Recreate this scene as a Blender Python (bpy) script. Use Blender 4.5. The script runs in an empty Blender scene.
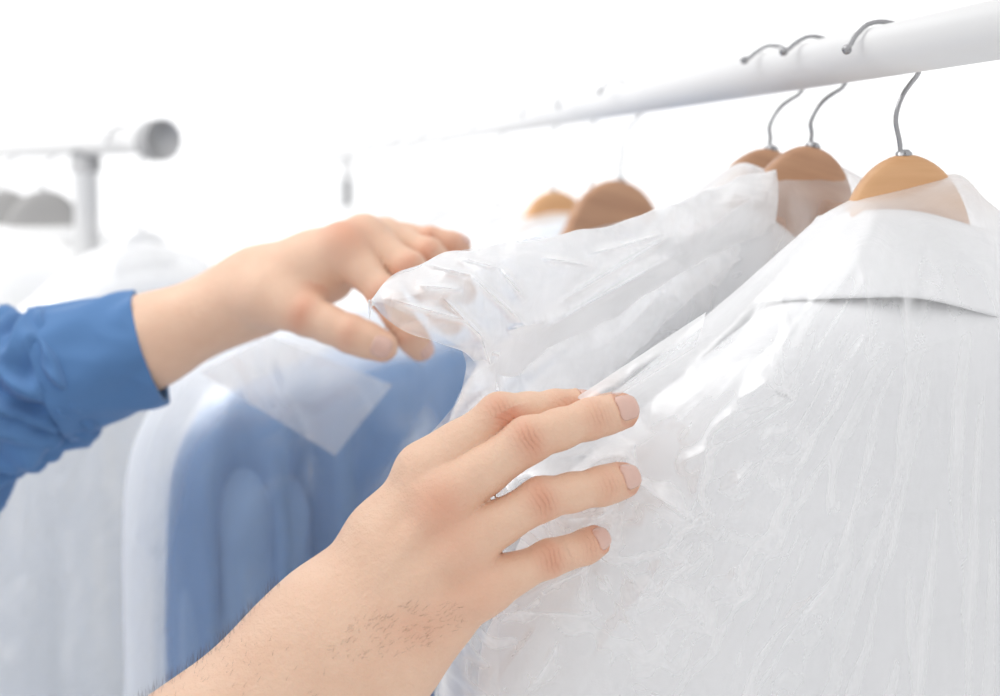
import bpy, math, random
import numpy as np
from mathutils import Vector
PI = math.pi
sc = bpy.context.scene
col = sc.collection

# ------------------------------------------------------------------ camera
F_PX = 2000.0
CAM = np.array([0.0, 0.0, 1.55])
YAW, PITCH = math.radians(9.674), math.radians(4.60)
cd = bpy.data.cameras.new('camera'); cam = bpy.data.objects.new('camera', cd); col.objects.link(cam)
cd.sensor_width = 36.0; cd.lens = 36.0 * F_PX / 1000.0
cd.clip_start = 0.05
cam.location = CAM; cam.rotation_euler = (PI/2 - PITCH, 0, -YAW)
cd.dof.use_dof = True; cd.dof.focus_distance = 0.868; cd.dof.aperture_fstop = 7.2
sc.camera = cam
FW = np.array([math.sin(YAW)*math.cos(PITCH), math.cos(YAW)*math.cos(PITCH), -math.sin(PITCH)])
RT = np.array([math.cos(YAW), -math.sin(YAW), 0.0])
UP = np.cross(RT, FW)
def at(px, py, d):
    return CAM + d*(FW + RT*(px-500)/F_PX + UP*(348-py)/F_PX)
def camv(x, y, d):
    return CAM + FW*d + RT*x + UP*y

# ------------------------------------------------------------------ light
w = bpy.data.worlds.new('world'); sc.world = w; w.use_nodes = True
nt = w.node_tree; bg = nt.nodes['Background']
tc = nt.nodes.new('ShaderNodeTexCoord'); sep = nt.nodes.new('ShaderNodeSeparateXYZ')
cr = nt.nodes.new('ShaderNodeValToRGB')
nt.links.new(tc.outputs['Generated'], sep.inputs[0])
mr = nt.nodes.new('ShaderNodeMapRange'); mr.inputs[1].default_value = -1; mr.inputs[2].default_value = 1
nt.links.new(sep.outputs[2], mr.inputs[0]); nt.links.new(mr.outputs[0], cr.inputs[0])
cr.color_ramp.elements[0].position = 0.25; cr.color_ramp.elements[0].color = (0.72, 0.72, 0.725, 1)
cr.color_ramp.elements[1].position = 0.80; cr.color_ramp.elements[1].color = (0.86, 0.86, 0.868, 1)
nt.links.new(cr.outputs[0], bg.inputs[0]); bg.inputs[1].default_value = 1.03

def area(name, loc, tgt, size, power, color=(1, 1, 1)):
    l = bpy.data.lights.new(name, 'AREA'); l.shape = 'RECTANGLE'; l.size, l.size_y = size; l.energy = power; l.color = color
    o = bpy.data.objects.new(name, l); col.objects.link(o); o.location = loc
    o.rotation_euler = (Vector(tgt) - Vector(loc)).to_track_quat('-Z', 'Y').to_euler()
    return o
area('key_ceiling_light', (-0.25, 0.95, 3.15), (0.05, 0.9, 1.4), (1.8, 1.0), 4.0, (1.0, 0.985, 0.96))
lft = area('left_top_fill', (-1.2, 1.5, 3.1), (-0.5, 2.2, 1.2), (1.2, 1.2), 9, (1.0, 1.0, 1.0)); lft.data.spread = math.radians(100)  # added fill from above, brightens the garments on the left rail
frt = area('left_front_fill', (-1.7, 0.7, 2.1), (-0.35, 1.9, 1.15), (0.9, 0.9), 3.2, (1.0, 1.0, 1.0)); frt.data.spread = math.radians(50)  # extra unseen fill that lifts the shaded fronts of the left garments
area('back_wall_fill', (0.8, 4.3, 3.1), (0.4, 5.9, 1.4), (3.5, 0.8), 50, (1.0, 1.0, 1.0))  # lamp added out of view to wash the back wall white
sc.view_settings.view_transform = 'Standard'
try: sc.view_settings.look = 'None'
except Exception: pass
sc.view_settings.gamma = 1.0; sc.view_settings.exposure = 0.13
sc.view_settings.use_curve_mapping = False
sc.cycles.transparent_max_bounces = 40
sc.cycles.max_bounces = 12
sc.cycles.use_denoising = True

# ------------------------------------------------------------------ object helpers
def mesh_obj(name, V, Fc, mat=None, parent=None, smooth=True, uv=None):
    me = bpy.data.meshes.new(name)
    V = np.asarray(V, dtype=np.float64)
    if isinstance(Fc, np.ndarray):
        nf, k = Fc.shape
        me.vertices.add(len(V)); me.vertices.foreach_set('co', V.astype(np.float32).ravel())
        me.loops.add(nf*k); me.loops.foreach_set('vertex_index', Fc.astype(np.int32).ravel())
        me.polygons.add(nf); me.polygons.foreach_set('loop_start', np.arange(0, nf*k, k, dtype=np.int32))
        me.polygons.foreach_set('loop_total', np.full(nf, k, dtype=np.int32))
        me.update(calc_edges=True); me.validate()
    else:
        me.from_pydata([tuple(v) for v in V], [], [tuple(f) for f in Fc]); me.update()
    if smooth: me.polygons.foreach_set('use_smooth', np.ones(len(me.polygons), dtype=bool))
    if mat: me.materials.append(mat)
    o = bpy.data.objects.new(name, me); col.objects.link(o)
    if parent: o.parent = parent
    return o
def empty(name, loc=(0, 0, 0), rz=0.0):
    o = bpy.data.objects.new(name, None); col.objects.link(o); o.location = loc; o.rotation_euler = (0, 0, rz)
    o.empty_display_size = 0.05
    return o
def tag(o, label=None, cat=None, group=None, kind=None):
    if label: o['label'] = label
    if cat: o['category'] = cat
    if group: o['group'] = group
    if kind: o['kind'] = kind
    return o
def to_local(o, V):
    """world points -> local of an un-scaled empty with a z rotation"""
    c, s = math.cos(-o.rotation_euler[2]), math.sin(-o.rotation_euler[2])
    P = np.asarray(V, float) - np.array(o.location)
    return np.stack([c*P[..., 0]-s*P[..., 1], s*P[..., 0]+c*P[..., 1], P[..., 2]], -1)

def grid_faces(n, m, wrap=False):
    """grid of n columns (u) x m rows (v), index v*n+u"""
    u = np.arange(n if wrap else n-1); v = np.arange(m-1)
    U, Vv = np.meshgrid(u, v); U = U.ravel(); Vv = Vv.ravel(); U2 = (U+1) % n
    return np.stack([Vv*n+U, Vv*n+U2, (Vv+1)*n+U2, (Vv+1)*n+U], 1)
def box(c, s):
    c = np.array(c); s = np.array(s)/2
    V = [c + s*np.array(k) for k in [(-1,-1,-1),(1,-1,-1),(1,1,-1),(-1,1,-1),(-1,-1,1),(1,-1,1),(1,1,1),(-1,1,1)]]
    return V, [(0,3,2,1),(4,5,6,7),(0,1,5,4),(1,2,6,5),(2,3,7,6),(3,0,4,7)]
def tube(pts, rad, n=16, caps=True):
    P = np.asarray(pts, float); m = len(P)
    R = np.broadcast_to(np.asarray(rad, float), (m,))
    T = np.gradient(P, axis=0); T /= np.linalg.norm(T, axis=1)[:, None]
    ref = np.array([0, 0, 1.0]) if abs(T[0][2]) < .9 else np.array([1.0, 0, 0])
    N = np.cross(T[0], ref); N /= np.linalg.norm(N)
    V = []
    for i in range(m):
        N = N - T[i]*N.dot(T[i]); N /= np.linalg.norm(N); B = np.cross(T[i], N)
        a = np.linspace(0, 2*PI, n, endpoint=False)
        V.append(P[i] + R[i]*(np.cos(a)[:, None]*N + np.sin(a)[:, None]*B))
    V = np.concatenate(V)
    F_ = [tuple(f) for f in grid_faces(n, m, True)]
    if caps: F_ += [tuple(range(n))[::-1], tuple(range((m-1)*n, m*n))]
    return V, F_
def lathe(prof, origin, axis, n=48):
    """profile [(along, radius)] turned round axis"""
    ax = np.array(axis, float); ax /= np.linalg.norm(ax)
    ref = np.array([0, 0, 1.0]) if abs(ax[2]) < .9 else np.array([1.0, 0, 0])
    N = np.cross(ax, ref); N /= np.linalg.norm(N); B = np.cross(ax, N)
    a = np.linspace(0, 2*PI, n, endpoint=False)
    V = np.concatenate([np.array(origin) + ax*l + r*(np.cos(a)[:, None]*N + np.sin(a)[:, None]*B) for l, r in prof])
    F_ = [tuple(f) for f in grid_faces(n, len(prof), True)]
    F_ += [tuple(range(n)), tuple(range((len(prof)-1)*n, len(prof)*n))[::-1]]
    return V, F_
def merge(*parts):
    V, F_ = [], []; o = 0
    for v, f in parts:
        V.append(np.asarray(v)); F_ += [tuple(int(i)+o for i in q) for q in f]; o += len(v)
    return np.concatenate(V), F_
def smooth_path(pts, n):
    """Catmull-Rom through pts"""
    P = np.asarray(pts, float); P = np.concatenate([[2*P[0]-P[1]], P, [2*P[-1]-P[-2]]])
    t = np.linspace(0, len(P)-3-1e-9, n); i = t.astype(int); f = (t-i)[:, None]
    a, b, c, d = P[i], P[i+1], P[i+2], P[i+3]
    return .5*(2*b+(c-a)*f+(2*a-5*b+4*c-d)*f**2+(3*b-a-3*c+d)*f**3)

# ------------------------------------------------------------------ noise
def _hash(ix, iy, seed):
    h = (ix.astype(np.int64)*374761393 + iy.astype(np.int64)*668265263 + seed*974634777) & 0x7fffffff
    h = ((h ^ (h >> 13))*1274126177) & 0x7fffffff
    return ((h ^ (h >> 16)) & 0xffff)/65535.0
def perlin(x, y, seed=0):
    x, y = np.broadcast_arrays(np.asarray(x, float), np.asarray(y, float))
    ix = np.floor(x); iy = np.floor(y); fx = x-ix; fy = y-iy
    u = fx**3*(fx*(fx*6-15)+10); v = fy**3*(fy*(fy*6-15)+10)
    r = 0
    for dx in (0, 1):
        for dy in (0, 1):
            a = _hash(ix+dx, iy+dy, seed)*2*PI
            g = np.cos(a)*(fx-dx)+np.sin(a)*(fy-dy)
            r = r + g*(u if dx else 1-u)*(v if dy else 1-v)
    return r*1.5
def ridged(x, y, seed=0):
    return 1-np.sqrt(perlin(x, y, seed)**2+.0009)*2.2
def facets(x, y, seed, scale, n=5, warp=.35):
    """crumpled film: a sum of bent triangle waves, which gives flat facets between sharp creases"""
    rs = np.random.RandomState(seed); h = 0
    wx = x*scale + warp*perlin(x*scale*.7, y*scale*.7, seed+11); wy = y*scale + warp*perlin(x*scale*.7, y*scale*.7, seed+12)
    for k in range(n):
        a = rs.rand()*PI; f = .5+rs.rand()*1.1; p = rs.rand()
        q = (wx*math.cos(a)+wy*math.sin(a))*f+p
        h = h + (.5+np.arcsin(.988*np.sin(2*PI*q))/PI)/f
    return h/n-.55
def seg_ridge(x, z, a, b, width):
    """sharp tent ridge along a segment, fading at the ends"""
    ax, az = a; bx, bz = b; L = math.hypot(bx-ax, bz-az)+1e-9
    ux, uz = (bx-ax)/L, (bz-az)/L
    t = ((x-ax)*ux+(z-az)*uz)/L; dd = np.abs(-(x-ax)*uz+(z-az)*ux)
    end = np.clip(t/.25, 0, 1)*np.clip((1-t)/.25, 0, 1)
    return np.exp(-(np.sqrt(dd*dd+(.35*width)**2)-.35*width)/width)*end

# ------------------------------------------------------------------ materials
def new_mat(name):
    m = bpy.data.materials.new(name); m.use_nodes = True
    return m, m.node_tree, m.node_tree.nodes['Principled BSDF']
def plain(name, color, rough=.5, metal=0.0, noise=0.0, nscale=30.0, bump=0.0, bscale=200.0, spec=.5):
    m, t, p = new_mat(name)
    p.inputs['Base Color'].default_value = (*color, 1); p.inputs['Roughness'].default_value = rough
    p.inputs['Metallic'].default_value = metal; p.inputs['Specular IOR Level'].default_value = spec
    tcn = t.nodes.new('ShaderNodeTexCoord')
    if noise > 0:
        n = t.nodes.new('ShaderNodeTexNoise'); n.inputs['Scale'].default_value = nscale; n.inputs['Detail'].default_value = 4
        t.links.new(tcn.outputs['Object'], n.inputs['Vector'])
        mx = t.nodes.new('ShaderNodeMix'); mx.data_type = 'RGBA'
        mx.inputs[6].default_value = (*[c*(1-noise) for c in color], 1); mx.inputs[7].default_value = (*[min(1, c*(1+noise)) for c in color], 1)
        t.links.new(n.outputs['Fac'], mx.inputs[0]); t.links.new(mx.outputs[2], p.inputs['Base Color'])
    if bump > 0:
        n = t.nodes.new('ShaderNodeTexNoise'); n.inputs['Scale'].default_value = bscale; n.inputs['Detail'].default_value = 3
        t.links.new(tcn.outputs['Object'], n.inputs['Vector'])
        b = t.nodes.new('ShaderNodeBump'); b.inputs['Strength'].default_value = bump; b.inputs['Distance'].default_value = .001
        t.links.new(n.outputs['Fac'], b.inputs['Height']); t.links.new(b.outputs[0], p.inputs['Normal'])
    return m
def wood(name, c1, c2):
    m, t, p = new_mat(name)
    tcn = t.nodes.new('ShaderNodeTexCoord'); mp = t.nodes.new('ShaderNodeMapping'); mp.inputs['Scale'].default_value = (6, 40, 60)
    n = t.nodes.new('ShaderNodeTexNoise'); n.inputs['Scale'].default_value = 2.0; n.inputs['Detail'].default_value = 5; n.inputs['Distortion'].default_value = .6
    r = t.nodes.new('ShaderNodeValToRGB'); r.color_ramp.elements[0].color = (*c1, 1); r.color_ramp.elements[1].color = (*c2, 1)
    r.color_ramp.elements[0].position = .3; r.color_ramp.elements[1].position = .7
    t.links.new(tcn.outputs['Object'], mp.inputs[0]); t.links.new(mp.outputs[0], n.inputs['Vector']); t.links.new(n.outputs['Fac'], r.inputs[0])
    t.links.new(r.outputs[0], p.inputs['Base Color']); p.inputs['Roughness'].default_value = .38
    return m
def film(name, base=.10, edge=1.6, power=1.0, tint=(.985, .988, .992), bump=.25, bscale=70.0, gloss=.32):
    """thin polythene: mostly clear face-on, milky and shiny where it turns away"""
    m = bpy.data.materials.new(name); m.use_nodes = True; t = m.node_tree
    for n in list(t.nodes): t.nodes.remove(n)
    out = t.nodes.new('ShaderNodeOutputMaterial')
    tcn = t.nodes.new('ShaderNodeTexCoord')
    ns = t.nodes.new('ShaderNodeTexNoise'); ns.inputs['Scale'].default_value = bscale; ns.inputs['Detail'].default_value = 3; ns.inputs['Distortion'].default_value = 1.2
    t.links.new(tcn.outputs['Object'], ns.inputs['Vector'])
    b = t.nodes.new('ShaderNodeBump'); b.inputs['Strength'].default_value = bump; b.inputs['Distance'].default_value = .002
    t.links.new(ns.outputs['Fac'], b.inputs['Height'])
    lw = t.nodes.new('ShaderNodeLayerWeight'); lw.inputs['Blend'].default_value = .5
    t.links.new(b.outputs[0], lw.inputs['Normal'])
    pw = t.nodes.new('ShaderNodeMath'); pw.operation = 'POWER'; pw.inputs[1].default_value = power
    t.links.new(lw.outputs['Facing'], pw.inputs[0])
    ma = t.nodes.new('ShaderNodeMath'); ma.operation = 'MULTIPLY_ADD'; ma.inputs[1].default_value = edge; ma.inputs[2].default_value = base; ma.use_clamp = True
    t.links.new(pw.outputs[0], ma.inputs[0])
    tr = t.nodes.new('ShaderNodeBsdfTransparent'); tr.inputs[0].default_value = (.992, .994, .998, 1)
    df = t.nodes.new('ShaderNodeBsdfDiffuse'); df.inputs[0].default_value = (*tint, 1)
    tl = t.nodes.new('ShaderNodeBsdfTranslucent'); tl.inputs[0].default_value = (*tint, 1)
    gl = t.nodes.new('ShaderNodeBsdfGlossy'); gl.inputs[0].default_value = (1, 1, 1, 1); gl.inputs['Roughness'].default_value = .30
    for n in (df, tl, gl): t.links.new(b.outputs[0], n.inputs['Normal'])
    m1 = t.nodes.new('ShaderNodeMixShader'); m1.inputs[0].default_value = .5
    t.links.new(df.outputs[0], m1.inputs[1]); t.links.new(tl.outputs[0], m1.inputs[2])
    m2 = t.nodes.new('ShaderNodeMixShader'); m2.inputs[0].default_value = gloss
    t.links.new(m1.outputs[0], m2.inputs[1]); t.links.new(gl.outputs[0], m2.inputs[2])
    m3 = t.nodes.new('ShaderNodeMixShader')
    t.links.new(ma.outputs[0], m3.inputs[0]); t.links.new(tr.outputs[0], m3.inputs[1]); t.links.new(m2.outputs[0], m3.inputs[2])
    t.links.new(m3.outputs[0], out.inputs[0])
    return m
def cloth(name, color, weave=900.0, sub=0.0, noise=.04):
    m = plain(name, color, rough=.9, noise=noise, nscale=14, bump=.12, bscale=weave, spec=.15)
    p = m.node_tree.nodes['Principled BSDF']; p.inputs['Sheen Weight'].default_value = .15
    return m

M_wall = plain('wall_paint', (.93, .935, .94), .9, noise=.01, nscale=3)
M_floor = plain('floor_vinyl', (.86, .86, .86), .35, noise=.03, nscale=5)
M_rail = plain('white_enamel', (.85, .85, .85), .32, noise=.01, nscale=20)
M_chrome = plain('chrome', (.60, .60, .60), .25, metal=1.0, noise=.03, nscale=60)
M_hook = plain('hook_steel', (.38, .38, .39), .18, metal=1.0, noise=.05, nscale=80)
M_post = plain('grey_steel', (.36, .365, .37), .35, metal=.3, noise=.03, nscale=60)
M_cap = plain('grey_cap', (.33, .33, .335), .5, noise=.03, nscale=60)
M_white = cloth('white_cotton', (.88, .882, .89))
M_collar = cloth('white_cotton_collar', (.90, .902, .91), weave=1100)
M_white_far = cloth('white_cotton_far', (.93, .93, .93))
M_grey = cloth('pale_grey_cotton', (.83, .83, .825))
M_blue = cloth('blue_chambray', (.22, .35, .57), noise=.18)
M_blue_light = cloth('light_blue_cotton', (.27, .40, .61), noise=.12)
M_pale_blue = cloth('pale_blue_cotton', (.50, .66, .84), noise=.05)
M_sleeve = cloth('denim_blue_shirt', (.105, .225, .45), weave=1200, noise=.10)
M_film = film('polythene_film', base=.12, edge=1.25, power=1.05, bump=.12, bscale=60)
M_flap = film('polythene_flap', base=.26, edge=1.25, power=1.05, bump=.10, bscale=60)
M_film_far = film('polythene_far', base=.42, edge=.9, power=1.1, bump=.3, bscale=35)
M_wood = wood('orange_beech', (.62, .33, .15), (.74, .43, .22))
M_wood_dark = wood('brown_beech', (.42, .22, .125), (.55, .31, .18))
M_hwhite = plain('white_hanger', (.82, .82, .82), .4, noise=.02, nscale=30)
M_wood_grey = plain('grey_hanger', (.27, .265, .26), .5, noise=.05, nscale=30)

# ------------------------------------------------------------------ room
def struct(name, parts, mat, kind='structure'):
    V, F_ = parts; o = mesh_obj(name, V, F_, mat, smooth=False); o['kind'] = kind; return o
struct('floor', box((0.6, 2.6, -0.05), (9.0, 8.0, 0.1)), M_floor)
struct('wall_back', box((0.6, 6.05, 1.75), (9.0, 0.1, 3.5)), M_wall)
struct('baseboard_back', box((0.6, 5.985, 0.06), (9.0, 0.03, 0.12)), M_rail)

# ------------------------------------------------------------------ main rail
_p = at(900, 48, .943); RX, RZ = _p[0], _p[2]; RR = .0125
def railY(px):
    d = .943*742/(px-158.0)
    return (d - RX*FW[0] - (RZ-CAM[2])*FW[2])/FW[1]
Y_END = railY(331)
rail = tag(empty('clothes_rail', (RX, (0.42+Y_END)/2, 0)), 'long white tube clothes rail that carries the shirts on wooden hangers', 'clothes rail')
ymid = rail.location[1]
V, F_ = lathe([(0, RR*.6), (.001, RR), (Y_END-.42-.001, RR), (Y_END-.42, RR*.6)], (0, .42-ymid, RZ), (0, 1, 0), 64)
mesh_obj('crossbar', V, F_, M_rail, rail)
for yy in (.50, railY(347)):
    V, F_ = lathe([(0, .011), (RZ-.006, .011)], (0, yy-ymid, 0), (0, 0, 1), 32)
    post = mesh_obj('post', V, F_, M_post, rail)
    V, F_ = lathe([(0, .0155), (.030, .0155), (.034, .0125)], (0, yy-ymid, RZ-.048), (0, 0, 1), 32)
    mesh_obj('bracket', V, F_, M_rail, post)
    V, F_ = box((0, yy-ymid, .012), (.50, .04, .024)); mesh_obj('foot_bar', V, F_, M_rail, rail, smooth=False)
for yy, s in ((.42, -1), (Y_END, 1)):
    V, F_ = lathe([(0, .014), (.002, .0175), (.012, .0175), (.015, .013)], (0, yy-ymid-(.004*s), RZ), (0, s, 0), 32)
    mesh_obj('end_cap', V, F_, M_rail, rail)

# ------------------------------------------------------------------ second rail (left)
c0 = at(158, 140, 1.80); dirL = camv(0, 0, 0)
ang = math.radians(40) - YAW            # world heading of the rail, to the left of +Y
dl = np.array([-math.sin(ang), math.cos(ang), 0.0])
rail2 = tag(empty('clothes_rail', (c0[0], c0[1], 0)), 'second clothes rail at the left with a round grey end cap', 'clothes rail')
L2 = 1.5; z2 = c0[2]; o2 = np.array([0, 0, z2])
V, F_ = lathe([(0, .0125), (L2, .0125)], o2, dl, 48); mesh_obj('crossbar', V, F_, M_rail, rail2)
V, F_ = lathe([(-.010, .0184), (-.008, .0188), (.010, .0188), (.014, .015)], o2, dl, 48); mesh_obj('end_cap', V, F_, M_cap, rail2)
for tpos in (.135, L2-.06):
    q = o2 + dl*tpos
    V, F_ = lathe([(0, .0118), (z2-.008, .0118)], (q[0], q[1], 0), (0, 0, 1), 32); post = mesh_obj('post', V, F_, M_rail, rail2)
    V, F_ = lathe([(0, .0145), (.012, .0145), (.02, .0125)], (q[0], q[1], z2-.028), (0, 0, 1), 32); mesh_obj('bracket', V, F_, M_cap, post)
    V, F_ = lathe([(0, .03), (.01, .03), (.016, .014)], (q[0], q[1], 0), (0, 0, 1), 32); mesh_obj('foot', V, F_, M_rail, rail2)
V, F_ = lathe([(-.010, .015), (.004, .0185), (.010, .0165)], o2 + dl*L2, dl, 32); mesh_obj('end_cap', V, F_, M_cap, rail2)

# ------------------------------------------------------------------ hangers (local origin = centre of the rail; x across, -y to the viewer)
def hanger_top(x, top=-.050, hump=.030, slope=.47):
    a = np.abs(x); t = np.clip(a/hump, 0, 1)
    z1 = top - .030*(1-np.sqrt(np.clip(1-(t*.93)**2, 0, 1)))/(1-math.sqrt(1-.93**2))
    return np.where(a < hump, z1, top-.030-np.clip(a-hump, 0, .012)*4.2-np.clip(a-hump-.012, 0, 1)*.80)
def make_hanger(name, mat, top=-.050, half=.165, hump=.030):
    root = empty(name)
    xs = np.concatenate([np.linspace(-half, -hump, 30), np.linspace(-hump, hump, 41)[1:-1], np.linspace(hump, half, 30)])
    n = 20; V = []
    for x in xs:
        a = abs(x); zt = float(hanger_top(x, top, hump))
        h = .052 if a < hump else .052 - .028*min(1, (a-hump)/.11)
        if a > half-.012: h *= .55+.45*(half-a)/.012
        th = .0065+.008*min(1, max(0, a-.05)/.12)
        yc = -.008*(a/half)**2
        q = np.linspace(0, 2*PI, n, endpoint=False)
        cy = np.sign(np.cos(q))*np.abs(np.cos(q))**.5*th; cz = np.sign(np.sin(q))*np.abs(np.sin(q))**.5*h/2
        V.append(np.stack([np.full(n, x), yc+cy, zt-h/2+cz], 1))
    V = np.concatenate(V); F_ = [tuple(f) for f in grid_faces(n, len(xs), True)]
    F_ += [tuple(range(n)), tuple(range((len(xs)-1)*n, len(xs)*n))[::-1]]
    mesh_obj('hanger_body', V, F_, mat, root)
    pts = np.array([(-2.5, top*1000-6, 0), (-3.3, top*1000+5, 0), (-5.4, -35, 0), (-4.2, -28, .5), (-.5, -21.5, 3), (4.5, -16.5, 7), (11.0, -11.0, 14), (15.2, -3, 22), (14.2, 6, 29), (8.0, 12.3, 33), (0, 14.2, 34), (-8, 12.6, 33), (-14.5, 7.5, 30), (-18.5, 3, 26), (-21.5, .5, 22), (-23.5, -.5, 18)])/1000.
    P = smooth_path(pts[:, [0, 2, 1]], 120)
    A = tube(P, .00122, 12)
    a = np.linspace(0, PI, 9); B = lathe([(-math.cos(t)*.0024, math.sin(t)*.0024+1e-5) for t in a], P[-1], (-1, 0, 0), 14)
    V, F_ = merge(A, B); mesh_obj('hook', V, F_, M_hook, root)
    V, F_ = lathe([(0, .004), (.0015, .004), (.003, .0022)], (-.0012, 0, top-.0008), (0, 0, 1), 20); mesh_obj('hook_collar', V, F_, M_hook, root)
    return root

# ------------------------------------------------------------------ garments
def interp_top(pts, soft=.008):
    xs = np.array([p[0] for p in pts]); zs = np.array([p[1] for p in pts])
    X = np.linspace(xs[0]-.05, xs[-1]+.05, 1200); Z = np.interp(X, xs, zs); dx = X[1]-X[0]
    k = np.exp(-(np.arange(-60, 61)*dx/soft)**2); k /= k.sum(); Z = np.convolve(np.pad(Z, 60, 'edge'), k, 'valid')
    return lambda x: np.interp(x, X, Z)
def pillow(wl, wr, ztop, length, thick, nu=200, nv=140, fold=.012, seed=1, flare=0.0, disp=None, close_top=True, power=.75, fold_freq=26., top_round=.05, neck=0.0, ymax=None):
    """two cloth layers joined along the shoulder line and the sides, hanging down"""
    a = np.linspace(0, 2*PI, nu, endpoint=False) + PI/nu
    v = np.linspace(0, 1, nv)**1.15
    A, Vv = np.meshgrid(a, v)
    s = np.sign(np.cos(A))*np.abs(np.cos(A))**power
    Wd = np.where(s < 0, wl, wr)
    drop = Vv*length
    zt = ztop(s*Wd)
    x = s*Wd*(1+flare*Vv)
    sd = np.sign(np.sin(A)) * np.abs(np.sin(A))**.7
    r = np.clip(drop/top_round, 0, 1); rr = np.sqrt(np.clip(1-(1-r)**2, 0, 1))
    if neck > 0:
        kn = np.exp(-((x-.005)/.075)**2); rr = rr*(1-kn)+kn*np.clip(drop/(top_round+neck), 0, 1)**.55
    y = thick*sd*rr
    # vertical folds, deeper lower down
    g = np.clip(drop/(length*.6), 0, 1)
    f = perlin(x*fold_freq, drop*2.0+3*np.sign(sd), seed)+.5*perlin(x*fold_freq*2.3, drop*3.0, seed+5)
    y = y + fold*g*f*rr
    x = x + fold*.5*g*perlin(y*20+9, drop*9, seed+7)*np.abs(s)**2
    z = zt - drop + .004*perlin(x*30, drop*20, seed+9)*rr
    if disp is not None:
        dy, dz = disp(x, z, sd, drop); y = y+dy*np.clip(rr*1.6, 0, 1); z = z+dz
    if ymax: y = y*(1+(np.abs(y)/ymax)**6)**(-1/6)
    V = np.stack([x, y, z], -1).reshape(-1, 3)
    return V, grid_faces(nu, nv, True)
def sleeve(p0, p1, p2, r0, r1, seed, n=48, m=60, flat=.6):
    P = smooth_path([p0, p1, p2], m); V = []
    a = np.linspace(0, 2*PI, n, endpoint=False)
    for i, c in enumerate(P):
        t = i/(m-1); r = (r0+(r1-r0)*t)*math.sqrt(1-(1-min(t/.16, 1))**2*.999)
        w_ = 1+.18*perlin(np.cos(a)*1.5+seed, np.sin(a)*1.5+t*5, seed)
        V.append(np.stack([c[0]+np.cos(a)*r*w_, c[1]+np.sin(a)*r*flat*w_, np.full(n, c[2]) + .0*a], 1))
    return np.concatenate(V), grid_faces(n, m, True)
def collar_mesh(cx, a0, b0, ztop, h, flare=.010, tilt=0.0, span=2.5, n=90, m=22, seed=0, yc=0.0, stand=True):
    """turned-down collar: goes up inside as a stand, folds over and falls outside"""
    ph = np.linspace(-span, span, n); V = []
    prof = [(-.003, -.034), (-.0025, -.020), (-.002, -.008), (-.001, -.002), (.0015, 0.0)] + \
           [(.0035+flare*t**1.3, -.0015-h*t) for t in np.linspace(.05, 1, m)]
    for (dr, dz) in prof:
        k = (dz/-h) if dr > 0 else 0
        wob = .0015*perlin(ph*2.0, dz*40+seed, seed)*k
        x = cx+(a0+dr+wob)*np.sin(ph); y = yc-(b0+dr*.55+wob)*np.cos(ph)
        pt = .35*np.clip(np.abs(ph)-1.7, 0, 1)                # points of the collar drop at the front
        z = ztop(x, ph) + dz*(1+pt)
        V.append(np.stack([x, y, z], 1))
    V = np.concatenate(V)
    return V, grid_faces(n, len(prof), False)
def thicken(o, t):
    m = o.modifiers.new('solid', 'SOLIDIFY'); m.thickness = t; m.offset = 0

def copy_tree(o, parent=None):
    c = o.copy(); col.objects.link(c); c.parent = parent
    for ch in list(o.children): copy_tree(ch, c)
    return c

# ---- the nearest white shirt (1) -------------------------------------------------
Y1, Y2, Y3, Y4, Y5, Y6 = railY(908), railY(837), railY(794), railY(639), railY(595), railY(555)
RP = lambda y: (RX, y, RZ)
h1 = make_hanger('clothes_hanger', M_wood, half=.12); h1.location = RP(Y1)
tag(h1, 'orange wooden hanger nearest on the rail, inside the collar of the nearest white shirt', 'clothes hanger', 'wooden hangers on the long rail')
h2 = make_hanger('clothes_hanger', M_wood_dark, top=-.046, hump=.028, half=.060); h2.location = RP(Y2); h2.rotation_euler = (0, math.radians(14), 0)
tag(h2, 'brown wooden hanger, second on the rail, under crumpled film', 'clothes hanger', 'wooden hangers on the long rail')
h3 = copy_tree(h2); h3.location = (RX, Y3, RZ-.0); h3.children[0].data = h3.children[0].data
tag(h3, 'brown wooden hanger peeking out behind the second one', 'clothes hanger')

def shirt(name, rootloc, rz, top_pts, wl, wr, thick, mat, seed, collar=None, length=.75, slv=True, fold=.012, nu=200, nv=140, disp=None, slv_mat=None, top_round=.05, ymax=None):
    r = empty(name, rootloc, rz)
    zt = interp_top(top_pts)
    V, F_ = pillow(wl, wr, zt, length, thick, nu, nv, fold, seed, disp=disp, top_round=top_round, ymax=ymax); mesh_obj('shirt_body', V, F_, mat, r)
    if slv:
        for sgn, W in ((-1, wl), (1, wr)):
            x0 = sgn*(W-.055); z0 = float(zt(x0))-.045
            V, F_ = sleeve((x0, -.004, z0), (sgn*(W-.040), -.012, z0-.18), (sgn*(W-.040), -.016, z0-.58), .044, .036, seed+int(sgn)+3, flat=.62 if not ymax else min(.62, (ymax-.019)/.054))
            mesh_obj('sleeve', V, F_, slv_mat or mat, r)
    if collar: V, F_ = collar; c = mesh_obj('collar', V, F_, M_collar if mat is M_white else mat, r); thicken(c, .0012)
    return r
def wrinkle1(x, z, sd, drop):
    dy = -.006*seg_ridge(x, z, (-.06, -.11), (-.20, -.30), .02)
    dy = dy - .004*seg_ridge(x, z, (-.03, -.16), (-.12, -.42), .018) - .004*seg_ridge(x, z, (.06, -.16), (.05, -.5), .014)
    dy = dy - .0028*np.exp(-((z+.212-.03*x)/.0018)**2)*(sd < 0)*.5       # yoke seam
    dy = dy + .003*perlin(x*18, z*11, 31)
    return dy, 0*x
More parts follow.
